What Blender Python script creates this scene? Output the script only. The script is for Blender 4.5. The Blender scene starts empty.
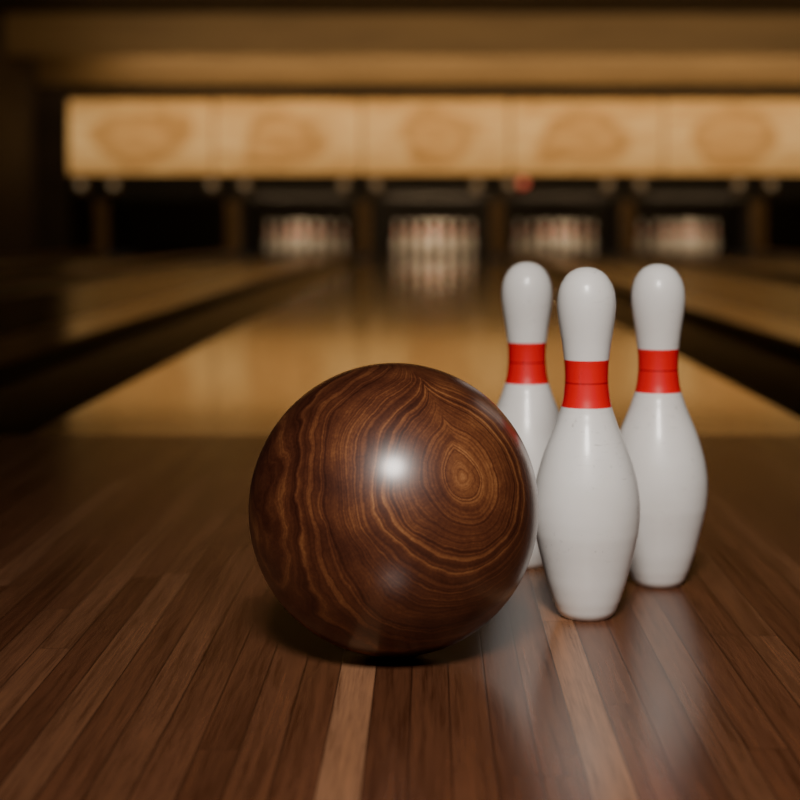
import bpy, bmesh, math, random
from mathutils import Vector, Matrix
random.seed(7)
scene = bpy.context.scene
COL = scene.collection

# ------------------------------------------------------------------ helpers
def new_mat(name):
    m = bpy.data.materials.new(name); m.use_nodes = True
    nt = m.node_tree
    return m, nt, nt.nodes['Principled BSDF']

def N(nt, typ, **kw):
    n = nt.nodes.new(typ)
    for k, v in kw.items(): setattr(n, k, v)
    return n

def val(nt, sock, v):
    if isinstance(v, bpy.types.NodeSocket): nt.links.new(v, sock)
    else: sock.default_value = v

def M(nt, op, a, b=0.0, c=0.0, clamp=False):
    n = N(nt, 'ShaderNodeMath', operation=op); n.use_clamp = clamp
    val(nt, n.inputs[0], a); val(nt, n.inputs[1], b); val(nt, n.inputs[2], c)
    return n.outputs[0]

def ramp(nt, fac, stops):
    n = N(nt, 'ShaderNodeValToRGB'); val(nt, n.inputs[0], fac)
    e = n.color_ramp.elements
    while len(e) < len(stops): e.new(0.5)
    for i, (p, c) in enumerate(stops):
        e[i].position = p; e[i].color = (*c, 1) if len(c) == 3 else c
    return n.outputs[0]

def mixc(nt, fac, a, b, blend='MIX'):
    n = N(nt, 'ShaderNodeMix', data_type='RGBA', blend_type=blend)
    val(nt, n.inputs[0], fac)
    for s, v in ((n.inputs[6], a), (n.inputs[7], b)):
        if isinstance(v, bpy.types.NodeSocket): nt.links.new(v, s)
        else: s.default_value = (*v, 1)
    return n.outputs[2]

def noise(nt, vec, scale, detail=3, rough=0.5, dim='3D'):
    n = N(nt, 'ShaderNodeTexNoise', noise_dimensions=dim)
    n.inputs['Scale'].default_value = scale; n.inputs['Detail'].default_value = detail
    n.inputs['Roughness'].default_value = rough
    if dim == '1D': val(nt, n.inputs['W'], vec)
    else: nt.links.new(vec, n.inputs['Vector'])
    return n

def mapping(nt, vec, scale=(1, 1, 1)):
    n = N(nt, 'ShaderNodeMapping'); nt.links.new(vec, n.inputs[0])
    n.inputs['Scale'].default_value = scale
    return n.outputs[0]

def objcoord(nt): return N(nt, 'ShaderNodeTexCoord').outputs['Object']

def simple_wood(name, dark, light, rough=0.4, scale=(2, 2, 12)):
    m, nt, b = new_mat(name)
    v = mapping(nt, objcoord(nt), scale)
    c = ramp(nt, noise(nt, v, 3, 5).outputs[0], [(0.3, dark), (0.7, light)])
    nt.links.new(c, b.inputs['Base Color']); b.inputs['Roughness'].default_value = rough
    return m

def add_obj(name, bm, mats, smooth=False, parent=None):
    me = bpy.data.meshes.new(name); bm.to_mesh(me); bm.free()
    if smooth:
        for p in me.polygons: p.use_smooth = True
    for m in (mats if isinstance(mats, list) else [mats]): me.materials.append(m)
    o = bpy.data.objects.new(name, me); COL.objects.link(o)
    if parent: o.parent = parent
    return o

def box(bm, x0, x1, y0, y1, z0, z1, mi=0):
    r = bmesh.ops.create_cube(bm, size=1)
    vs = r['verts']
    for v in vs:
        v.co = Vector(((x0+x1)/2 + v.co.x*(x1-x0), (y0+y1)/2 + v.co.y*(y1-y0), (z0+z1)/2 + v.co.z*(z1-z0)))
    for f in {f for v in vs for f in v.link_faces}: f.material_index = mi
    return vs

def box_obj(name, dims, mat, parent=None, bevel=0):
    bm = bmesh.new(); box(bm, *dims)
    if bevel: bmesh.ops.bevel(bm, geom=bm.edges[:], offset=bevel, segments=2, affect='EDGES')
    return add_obj(name, bm, mat, parent=parent)

def empty(name, loc=(0, 0, 0)):
    e = bpy.data.objects.new(name, None); e.location = loc; e.empty_display_size = .1
    COL.objects.link(e); return e

# ------------------------------------------------------------------ plank floor
def plank_material(name, stops, rough, coat, seam_w=0.0009, spec=.5):
    m, nt, b = new_mat(name)
    tint = N(nt, 'ShaderNodeAttribute', attribute_name='tint').outputs['Color']
    sep = N(nt, 'ShaderNodeSeparateColor'); nt.links.new(tint, sep.inputs[0])
    t, rnd = sep.outputs[0], sep.outputs[1]
    oc = objcoord(nt)
    comb = N(nt, 'ShaderNodeCombineXYZ'); nt.links.new(M(nt, 'MULTIPLY', rnd, 37.0), comb.inputs[1])
    nt.links.new(M(nt, 'MULTIPLY', rnd, 11.0), comb.inputs[2])
    add = N(nt, 'ShaderNodeVectorMath', operation='ADD')
    nt.links.new(oc, add.inputs[0]); nt.links.new(comb.outputs[0], add.inputs[1])
    base = ramp(nt, t, stops)
    g1 = noise(nt, mapping(nt, add.outputs[0], (110, 3, 1)), 1.6, 6, .62).outputs[0]
    g2 = noise(nt, mapping(nt, add.outputs[0], (420, 16, 1)), 1.5, 3, .6).outputs[0]
    g3 = noise(nt, mapping(nt, add.outputs[0], (9, 1.8, 1)), 1.5, 2).outputs[0]
    g = M(nt, 'ADD', M(nt, 'MULTIPLY', g1, .75), M(nt, 'MULTIPLY', g2, .45))
    gc = ramp(nt, g, [(0.40, (.48, .40, .35)), (0.60, (1, 1, 1)), (.76, (1.3, 1.26, 1.2))])
    c = mixc(nt, 1.0, base, gc, 'MULTIPLY')
    gb = ramp(nt, g3, [(0.3, (.76, .72, .68)), (0.7, (1.12, 1.12, 1.12))])
    c = mixc(nt, .8, c, gb, 'MULTIPLY')
    uv = N(nt, 'ShaderNodeUVMap', uv_map='edge').outputs[0]
    su = N(nt, 'ShaderNodeSeparateXYZ'); nt.links.new(uv, su.inputs[0])
    uf = M(nt, 'SUBTRACT', .013, M(nt, 'ABSOLUTE', M(nt, 'SUBTRACT', su.outputs[0], .013)))
    seam = M(nt, 'DIVIDE', uf, seam_w, clamp=True)
    end = M(nt, 'DIVIDE', su.outputs[1], seam_w*1.6, clamp=True)
    s = M(nt, 'MULTIPLY', seam, end)
    c = mixc(nt, s, mixc(nt, .85, c, (.008, .003, .002)), c)
    nt.links.new(c, b.inputs['Base Color'])
    r = M(nt, 'ADD', rough-.03, M(nt, 'MULTIPLY', g3, .08))
    nt.links.new(r, b.inputs['Roughness'])
    b.inputs['Specular IOR Level'].default_value = spec
    b.inputs['Coat Weight'].default_value = coat
    b.inputs['Coat Roughness'].default_value = rough*.6
    bp = N(nt, 'ShaderNodeBump'); bp.inputs['Strength'].default_value = .05; bp.inputs['Distance'].default_value = .001
    nt.links.new(M(nt, 'MULTIPLY', s, g1), bp.inputs['Height']); nt.links.new(bp.outputs[0], b.inputs['Normal'])
    return m

W = .026
def planks(name, x0, x1, y0, y1, mat, zt=0.0, seed=1, force=None, lmin=.6, lmax=1.6, thick=.03, parent=None):
    rr = random.Random(seed)
    bm = bmesh.new()
    cl = bm.loops.layers.float_color.new('tint')
    uvl = bm.loops.layers.uv.new('edge')
    i0 = math.floor((x0+.065)/W + 1e-6)
    n = math.ceil((x1+.065)/W - 1e-6)
    for i in range(i0, n):
        xa = max(x0, -.065+i*W); xb = min(x1, -.065+(i+1)*W)
        y = y0 - rr.random()*lmax
        while y < y1:
            L = rr.uniform(lmin, lmax); a = max(y, y0); b_ = min(y+L, y1)
            t = min(1, max(0, rr.gauss(.33, .13)))
            if force and i in force and a < 1.8 and b_ > .0:
                t = force[i]
            rnd = rr.random()
            if b_ > a:
                f = bm.faces.new([bm.verts.new((xa, a, zt)), bm.verts.new((xb, a, zt)), bm.verts.new((xb, b_, zt)), bm.verts.new((xa, b_, zt))])
                uvs = [(0, 0), (W, 0), (W, b_-a), (0, b_-a)]
                for l, u in zip(f.loops, uvs):
                    l[cl] = (t, rnd, 0, 1); l[uvl].uv = u
            y += L
    box(bm, x0, x1, y0, y1, zt-thick, zt-.0008)
    return add_obj(name, bm, mat, parent=parent)

near = plank_material('approach_planks_mat', [(0, (.078, .027, .013)), (.35, (.122, .047, .023)), (.65, (.19, .084, .042)), (1, (.42, .22, .118))], .23, .07, spec=.28)
far = plank_material('lane_planks_mat', [(0, (.10, .043, .018)), (1, (.23, .12, .055))], .13, .7)
dim = plank_material('dimmed_side_planks_mat', [(0, (.018, .008, .004)), (1, (.05, .024, .011))], .24, .0, spec=.28)  # lane planks again, with the side lanes' dimness put into a darker colour

YF = 2.47; YD = 18.7; YE = 20.6
force = {0: .80, 6: .78, -1: .34, 1: .25, 2: .27, 3: .34, 4: .2, 5: .38, 7: .4, 8: .3, 9: .5, -2: .36, -3: .24, -5: .45, -6: .36, -9: .52, 12: .5, -4: .38, 10: .35, 11: .3}
planks('floor', -4.6, 6.2, -3.0, YF, near, 0, 3, force)
XL = .62; HW = .42
m_gut, nt, b = new_mat('gutter_black'); b.inputs['Roughness'].default_value = .4
nz = noise(nt, objcoord(nt), 6, 2).outputs[0]
nt.links.new(ramp(nt, nz, [(0, (.006, .005, .005)), (1, (.018, .013, .010))]), b.inputs['Base Color'])
m_cap, nt, b = new_mat('division_cap_wood')
nt.links.new(ramp(nt, noise(nt, mapping(nt, objcoord(nt), (20, 1, 20)), 3, 5).outputs[0], [(.3, (.34, .18, .08)), (.7, (.62, .38, .18))]), b.inputs['Base Color'])
b.inputs['Roughness'].default_value = .3; b.inputs['Coat Weight'].default_value = .6; b.inputs['Coat Roughness'].default_value = .15

def gutter(x0, x1, parent, nm):
    bm = bmesh.new(); S = 12; prev = None
    dep = min(.07, abs(x1-x0)*.4)
    for k in range(S+1):
        t = k/S; x = x0+(x1-x0)*t; z = -.004-dep*math.sin(math.pi*t)**.8 if 0 < t < 1 else -.004
        v = (bm.verts.new((x, YF+.001, z)), bm.verts.new((x, YD-.27, z)))
        if prev: bm.faces.new([prev[0], v[0], v[1], prev[1]])
        prev = v
    return add_obj(nm, bm, m_gut, smooth=True, parent=parent)
lanes = [-4.62, -3.07, -1.54, 0, 1.56, 3.08, 4.62]
half = lambda c: XL if c == 0 else HW
CAPW = .18
gaps = []
for a, c in zip(lanes[:-1], lanes[1:]):
    l = a+half(a); r_ = c-half(c)
    if a == 0: x0 = l+.25
    elif c == 0: x0 = r_-.25-CAPW
    else: x0 = (l+r_)/2-CAPW/2
    gaps.append((x0, x0+CAPW))
for i, cx in enumerate(lanes):
    if cx < -4.6: continue
    e = empty('bowling_lane')
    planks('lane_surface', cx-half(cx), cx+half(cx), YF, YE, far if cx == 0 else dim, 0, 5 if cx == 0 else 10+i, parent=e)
    if i > 0: gutter(gaps[i-1][1]+.001, cx-half(cx)-.001, e, 'gutter_left')
    if i < len(gaps): gutter(cx+half(cx)+.001, gaps[i][0]-.001, e, 'gutter_right')
for (x0, x1) in gaps:
    if x0 < -4.6: continue
    bm = bmesh.new()
    box(bm, x0, x1, YF+.001, YD-.26, -.03, .040, 0)
    box(bm, x0, x1, YF+.001, YD-.26, .0405, .052, 1)
    add_obj('lane_divider', bm, [m_gut, m_cap])

# ------------------------------------------------------------------ bowling pins
PROF = [(0, 0), (0, 2.05), (.06, 2.25), (.25, 2.6), (.75, 3.06), (1.5, 3.58), (2.25, 4.0), (3.375, 4.56), (4.0, 4.76), (4.5, 4.82), (5.1, 4.78), (5.875, 4.54), (6.6, 4.13), (7.25, 3.66),
        (7.95, 3.05), (8.625, 2.53), (9.0, 2.29), (9.375, 2.11), (10.0, 1.97), (10.45, 1.96), (10.875, 2.01), (11.75, 2.22), (12.2, 2.37), (12.625, 2.51),
        (13.1, 2.62), (13.5, 2.64), (13.9, 2.55), (14.3, 2.28), (14.6, 1.89), (14.8, 1.44), (14.93, .90), (14.985, .4), (15, 0)]
def cr(p0, p1, p2, p3, t):
    return .5*((2*p1)+(-p0+p2)*t+(2*p0-5*p1+4*p2-p3)*t*t+(-p0+3*p1-3*p2+p3)*t**3)
def fine(sub):
    out = []; P = PROF
    for i in range(len(P)-1):
        q = [P[max(i-1, 0)], P[i], P[i+1], P[min(i+2, len(P)-1)]]
        if i < 3 or sub == 1: out.append(P[i]); continue
        for k in range(sub):
            t = k/sub
            ok = i > 3 and i < len(P)-6
            out.append((P[i][0]+(P[i+1][0]-P[i][0])*t, cr(q[0][1], q[1][1], q[2][1], q[3][1], t) if ok else P[i][1]+(P[i+1][1]-P[i][1])*t))
    out.append(P[-1]); return out
def add_pin(bm, x, y, z, H, seg, sub, wr=.95):
    layer = bm.verts.layers.float.get('zn') or bm.verts.layers.float.new('zn')
    s = H/15; prev = None
    for (h, d) in fine(sub):
        r = d/2*s*wr
        if r < 1e-6:
            ring = [bm.verts.new((x, y, z+h*s))]
        else:
            ring = [bm.verts.new((x+r*math.cos(2*math.pi*k/seg), y+r*math.sin(2*math.pi*k/seg), z+h*s)) for k in range(seg)]
        for v in ring: v[layer] = h/15
        if prev:
            for k in range(seg):
                k2 = (k+1) % seg
                if len(prev) == 1: bm.faces.new([prev[0], ring[k2], ring[k]])
                elif len(ring) == 1: bm.faces.new([prev[k], prev[k2], ring[0]])
                else: bm.faces.new([prev[k], prev[k2], ring[k2], ring[k]])
        prev = ring

m_pin, nt, b = new_mat('bowling_pin_lacquer')
zn = N(nt, 'ShaderNodeAttribute', attribute_name='zn').outputs['Fac']
oc = objcoord(nt)
info = N(nt, 'ShaderNodeObjectInfo').outputs['Random']
cmb = N(nt, 'ShaderNodeCombineXYZ'); nt.links.new(M(nt, 'MULTIPLY', info, 9.0), cmb.inputs[0]); nt.links.new(M(nt, 'MULTIPLY', info, 5.0), cmb.inputs[2])
vadd = N(nt, 'ShaderNodeVectorMath', operation='ADD'); nt.links.new(oc, vadd.inputs[0]); nt.links.new(cmb.outputs[0], vadd.inputs[1])
pv = vadd.outputs[0]
mask = ramp(nt, noise(nt, pv, 24, 2).outputs[0], [(.48, (0, 0, 0)), (.62, (1, 1, 1))])
speck = ramp(nt, noise(nt, mapping(nt, pv, (1, 1, .6)), 260, 4, .7).outputs[0], [(.62, (0, 0, 0)), (.69, (1, 1, 1))])
scr = ramp(nt, noise(nt, mapping(nt, pv, (60, 60, 700)), 1, 2, .6).outputs[0], [(.67, (0, 0, 0)), (.73, (1, 1, 1))])
dirt = mixc(nt, 1, mixc(nt, 1, speck, scr, 'ADD'), mask, 'MULTIPLY')
big = ramp(nt, noise(nt, pv, 14, 4).outputs[0], [(.3, (.82, .79, .75)), (.65, (.91, .89, .86))])
white = mixc(nt, M(nt, 'MULTIPLY', dirt, .5), big, (.24, .22, .20))
def band(lo, hi):
    return M(nt, 'MULTIPLY', M(nt, 'GREATER_THAN', zn, lo), M(nt, 'LESS_THAN', zn, hi))
c = mixc(nt, band(.601, .735), white, (.84, .004, .010))
c = mixc(nt, band(.668, .672), c, (.42, .003, .006))
nt.links.new(c, b.inputs['Base Color'])
b.inputs['Roughness'].default_value = .40; b.inputs['Coat Weight'].default_value = .3; b.inputs['Coat Roughness'].default_value = .15

def bowling_pin(x, y, rz):
    bm = bmesh.new(); add_pin(bm, 0, 0, 0, .2877, 72, 4)
    o = add_obj('bowling_pin', bm, m_pin, smooth=True); o.location = (x, y, .0002); o.rotation_euler = (0, 0, rz); return o
bowling_pin(.1290, 1.319, .3)
bowling_pin(.2050, 1.438, 2.1)
bowling_pin(.092, 1.52, 4.0)

# ------------------------------------------------------------------ wooden ball
m_ball, nt, b = new_mat('polished_burl_wood')
oc = objcoord(nt)
def warp(base, src, scale, amt, detail=2):
    nd = noise(nt, src, scale, detail, .5)
    sub = N(nt, 'ShaderNodeVectorMath', operation='SUBTRACT'); nt.links.new(nd.outputs['Color'], sub.inputs[0]); sub.inputs[1].default_value = (.5, .5, .5)
    sc = N(nt, 'ShaderNodeVectorMath', operation='SCALE'); nt.links.new(sub.outputs[0], sc.inputs[0]); sc.inputs['Scale'].default_value = amt
    ad = N(nt, 'ShaderNodeVectorMath', operation='ADD'); nt.links.new(base, ad.inputs[0]); nt.links.new(sc.outputs[0], ad.inputs[1])
    return ad.outputs[0]
w1 = warp(oc, oc, 11, .020)
w2 = warp(w1, oc, 60, .004)
sp = N(nt, 'ShaderNodeSeparateXYZ'); nt.links.new(w2, sp.inputs[0])
u, yy, v = sp.outputs
r = M(nt, 'SQRT', M(nt, 'ADD', M(nt, 'MULTIPLY', u, u), M(nt, 'MULTIPLY', M(nt, 'MULTIPLY', v, v), .85)))
cusp = M(nt, 'MULTIPLY', M(nt, 'MAXIMUM', v, 0), M(nt, 'EXPONENT', M(nt, 'DIVIDE', M(nt, 'ABSOLUTE', u), -.008)))
r2 = M(nt, 'SUBTRACT', r, M(nt, 'MULTIPLY', cusp, .22))
ringA = noise(nt, M(nt, 'MULTIPLY', r2, 260.0), 1.0, 2, .6, '1D').outputs[0]
ringB = noise(nt, M(nt, 'MULTIPLY', r2, 900.0), 1.0, 2, .6, '1D').outputs[0]
broad = noise(nt, w1, 10, 3).outputs[0]
patch = noise(nt, w1, 45, 3).outputs[0]
fib = noise(nt, w1, 520, 3, .6).outputs[0]
f = M(nt, 'ADD', M(nt, 'MULTIPLY', ringA, .46), M(nt, 'MULTIPLY', ringB, .26))
f = M(nt, 'ADD', f, .105)
f = M(nt, 'ADD', f, M(nt, 'MULTIPLY', M(nt, 'SUBTRACT', broad, .5), .44))
f = M(nt, 'ADD', f, M(nt, 'MULTIPLY', M(nt, 'SUBTRACT', patch, .5), .26))
f = M(nt, 'ADD', f, M(nt, 'MULTIPLY', M(nt, 'SUBTRACT', fib, .5), .22))
f = M(nt, 'ADD', f, M(nt, 'MULTIPLY', M(nt, 'EXPONENT', M(nt, 'MULTIPLY', r, -20.0)), .20))
c = ramp(nt, f, [(.30, (.030, .007, .003)), (.43, (.060, .016, .007)), (.54, (.105, .031, .012)), (.65, (.20, .070, .024)), (.84, (.42, .19, .07))])
nt.links.new(c, b.inputs['Base Color'])
b.inputs['Roughness'].default_value = .40
b.inputs['Coat Weight'].default_value = .65; b.inputs['Coat Roughness'].default_value = .22
bm = bmesh.new(); bmesh.ops.create_uvsphere(bm, u_segments=128, v_segments=64, radius=.109)
ball = add_obj('wooden_bowling_ball', bm, m_ball, smooth=True)
ball.location = (-.0271, 1.206, .109)
ball.rotation_euler = Vector((.45, -.83, .33)).to_track_quat('-Y', 'Z').to_euler()

# ------------------------------------------------------------------ room shell
m_ceil = simple_wood('dark_ceiling_mat', (.02, .013, .008), (.04, .027, .015), .6, (1, 1, 1))
m_wall = simple_wood('dark_wall_mat', (.035, .022, .014), (.06, .038, .024), .7, (1, 1, 1))
m_head = simple_wood('header_wood_mat', (.30, .19, .09), (.42, .27, .13), .5, (.3, 3, 3))
m_black, nt, b = new_mat('pinsetter_black'); b.inputs['Roughness'].default_value = .6
nt.links.new(ramp(nt, noise(nt, objcoord(nt), 5, 2).outputs[0], [(0, (.006, .005, .004)), (1, (.02, .015, .012))]), b.inputs['Base Color'])
ZC = 2.64
box_obj('ceiling', (-4.7, 6.3, -3.1, 21.6, ZC, ZC+.1), m_ceil)
box_obj('wall_left', (-4.7, -4.6, -3.1, 21.6, -.03, ZC), m_wall)
box_obj('wall_right', (6.2, 6.3, -3.1, 21.6, -.03, ZC), m_wall)
box_obj('wall_back', (-4.6, 6.2, 21.5, 21.6, -.03, ZC), m_black)
box_obj('wall_front', (-4.6, 6.2, -3.1, -3.0, -.03, ZC), m_wall)

YA = 17.3
box_obj('trim_1', (-4.6, 6.2, YA, YA+.12, 2.19, ZC), m_head)
box_obj('trim_2', (-4.6, 6.2, YD, YD+.1, 1.99, ZC), m_head)
box_obj('trim_3', (-4.6, 6.2, YD+.11, YD+.2, 1.83, ZC), m_ceil)
box_obj('trim_4', (-4.6, -4.24, YD, YD+.1, 0.0, 1.99), m_wall)

# masking panels : backlit, burl-grain graphics
m_mask, nt, b = new_mat('masking_panel_backlit')
oc = objcoord(nt)
s = N(nt, 'ShaderNodeSeparateXYZ'); nt.links.new(oc, s.inputs[0])
rnd = N(nt, 'ShaderNodeObjectInfo').outputs['Random']
cm = N(nt, 'ShaderNodeCombineXYZ'); nt.links.new(M(nt, 'MULTIPLY', rnd, 20.0), cm.inputs[1])
va = N(nt, 'ShaderNodeVectorMath', operation='ADD'); nt.links.new(oc, va.inputs[0]); nt.links.new(cm.outputs[0], va.inputs[1])
nn = noise(nt, va.outputs[0], 1.6, 3)
ns = M(nt, 'SUBTRACT', nn.outputs[0], .5)
dx = M(nt, 'DIVIDE', M(nt, 'ADD', s.outputs[0], M(nt, 'MULTIPLY', ns, .9)), .56)
dz = M(nt, 'DIVIDE', M(nt, 'ADD', s.outputs[2], M(nt, 'MULTIPLY', ns, .35)), .34)
rr = M(nt, 'SQRT', M(nt, 'ADD', M(nt, 'MULTIPLY', dx, dx), M(nt, 'MULTIPLY', dz, dz)))
oval = ramp(nt, rr, [(0.0, (.70, .56, .42)), (.5, (.84, .73, .62)), (.82, (.60, .46, .32)), (1.0, (.9, .85, .78)), (1.25, (1, 1, 1))])
gr = ramp(nt, noise(nt, mapping(nt, va.outputs[0], (1.2, 1, 7)), 2, 4).outputs[0], [(.3, (.60, .32, .10)), (.7, (.84, .50, .18))])
c = mixc(nt, .85, gr, oval, 'MULTIPLY')
edge = ramp(nt, M(nt, 'ADD', s.outputs[2], .5), [(.05, (.62, .56, .48)), (.4, (1, 1, 1)), (.7, (1, 1, 1)), (.95, (.62, .54, .46))])
nt.links.new(c, b.inputs['Base Color']); nt.links.new(mixc(nt, 1, c, edge, 'MULTIPLY'), b.inputs['Emission Color'])
b.inputs['Emission Strength'].default_value = .68; b.inputs['Roughness'].default_value = .5
bx = [-4.24, -2.53, -.80, .94, 2.74, 4.5, 6.2]
for a, c_ in zip(bx[:-1], bx[1:]):
    w = (c_-a)/2-.012
    bm = bmesh.new(); box(bm, -w, w, -.02, .02, -.43, .43)
    bmesh.ops.bevel(bm, geom=bm.edges[:], offset=.008, segments=2, affect='EDGES')
    o = add_obj('masking_panel', bm, m_mask); o.location = ((a+c_)/2, YD+.04, 1.385)

# pinsetter housing
m_kick = simple_wood('kickback_wood', (.14, .08, .035), (.30, .18, .08), .5, (3, 3, 1))
m_lamp, nt, b = new_mat('small_lamp_glow')
nt.links.new(ramp(nt, noise(nt, objcoord(nt), 5, 2).outputs[0], [(0, (1, .66, .34)), (1, (1, .74, .42))]), b.inputs['Emission Color']); b.inputs['Emission Strength'].default_value = .22
b.inputs['Base Color'].default_value = (.2, .13, .07, 1)
m_red, nt, b = new_mat('red_lamp_glow')
nt.links.new(ramp(nt, noise(nt, objcoord(nt), 5, 2).outputs[0], [(0, (1, .03, .02)), (1, (1, .06, .03))]), b.inputs['Emission Color']); b.inputs['Emission Strength'].default_value = .6
box_obj('trim_5', (-4.24, 6.2, YD+.07, YD+.17, .66, .94), m_black)
divs = [-3.84, -2.31, -.77, .79, 2.32, 3.85, 5.4]
for x in divs:
    e = empty('pin_deck_kickback', (x, YD+.05, 0))
    bm = bmesh.new(); box(bm, -.06, .06, 0, 1.6, 0.001, .64); add_obj('side_board', bm, m_black, parent=e)
    bm = bmesh.new(); box(bm, -.07, .07, -.10, -.001, 0.001, .64)
    bmesh.ops.bevel(bm, geom=bm.edges[:], offset=.006, segments=2, affect='EDGES'); add_obj('front_post', bm, m_kick, parent=e)
    for sx in (-.24, .14):
        bm = bmesh.new(); bmesh.ops.create_uvsphere(bm, u_segments=16, v_segments=8, radius=.045)
        o = add_obj('lamp_bulb', bm, m_lamp, smooth=True, parent=e); o.location = (sx, -.06, .83)
        bm = bmesh.new(); box(bm, sx-.06, sx+.06, -.04, .01, .74, .92); add_obj('lamp_bracket', bm, m_kick, parent=e)
bm = bmesh.new(); bmesh.ops.create_uvsphere(bm, u_segments=16, v_segments=8, radius=.055)
o = add_obj('indicator_light', bm, m_red, smooth=True); o.location = (1.09, YD+.02, .85)

# pin racks
rb = bmesh.new(); k = .3048
for row in range(4):
    for j in range(row+1):
        add_pin(rb, (j-row/2)*k, row*k*.866, 0, .41, 24, 1, .80)
rack_me = None
for cx in [.05, -1.54, 1.56, 3.08]:
    if rack_me is None:
        o = add_obj('bowling_pin_rack', rb, m_pin, smooth=True); rack_me = o.data
    else:
        o = bpy.data.objects.new('bowling_pin_rack', rack_me); COL.objects.link(o)
    o.location = (cx, YD+.35, .0002)

# ------------------------------------------------------------------ lights
def area(name, loc, target, sx, sy, power, color):
    l = bpy.data.lights.new(name, 'AREA'); l.shape = 'RECTANGLE'; l.size = sx; l.size_y = sy; l.energy = power; l.color = color
    o = bpy.data.objects.new(name, l); COL.objects.link(o); o.location = loc
    o.rotation_euler = (Vector(target)-Vector(loc)).to_track_quat('-Z', 'Y').to_euler(); return o
def spot(name, loc, target, power, color, ang, rad, blend=1):
    l = bpy.data.lights.new(name, 'SPOT'); l.energy = power; l.color = color; l.spot_size = math.radians(ang); l.spot_blend = blend; l.shadow_soft_size = rad
    o = bpy.data.objects.new(name, l); COL.objects.link(o); o.location = loc
    o.rotation_euler = (Vector(target)-Vector(loc)).to_track_quat('-Z', 'Y').to_euler(); return o
spot('approach_downlight', (.0, -.72, 1.74), (.10, 1.16, .08), 300, (1, .93, .86), 39, .27)
spot('lane_fill_light', (0, -1.5, 2.4), (0, 8, 0), 110, (1, .70, .42), 46, .3)  # unseen fill added behind the camera to brighten the lanes
area('header_light', (.8, 15.2, 2.55), (.8, YA, 2.42), 9, .12, 38, (1, .72, .38))
area('header_light', (.8, 18.0, 2.55), (.8, YD, 2.1), 9, .1, 38, (1, .72, .38))
for cx, p in [(.05, 9), (-1.54, 5), (1.56, 5), (3.08, 5)]:
    area('pin_deck_light', (cx, YD-.05, .60), (cx, YD+.7, .15), 1.1, .06, p, (1, .72, .42))

w = bpy.data.worlds.new('World'); scene.world = w; w.use_nodes = True
w.node_tree.nodes['Background'].inputs[0].default_value = (.9, .7, .5, 1)
w.node_tree.nodes['Background'].inputs[1].default_value = .02

# ------------------------------------------------------------------ camera
cd = bpy.data.cameras.new('camera'); cam = bpy.data.objects.new('camera', cd); COL.objects.link(cam)
cd.sensor_width = 36; cd.lens = 72
cd.shift_y = -172/800; cd.shift_x = -30/800
cam.location = (0, 0, .32)
cam.rotation_euler = (math.radians(90), 0, 0)
cd.dof.use_dof = True; cd.dof.focus_distance = 1.19; cd.dof.aperture_fstop = 4.7
cd.clip_start = .02
scene.camera = cam
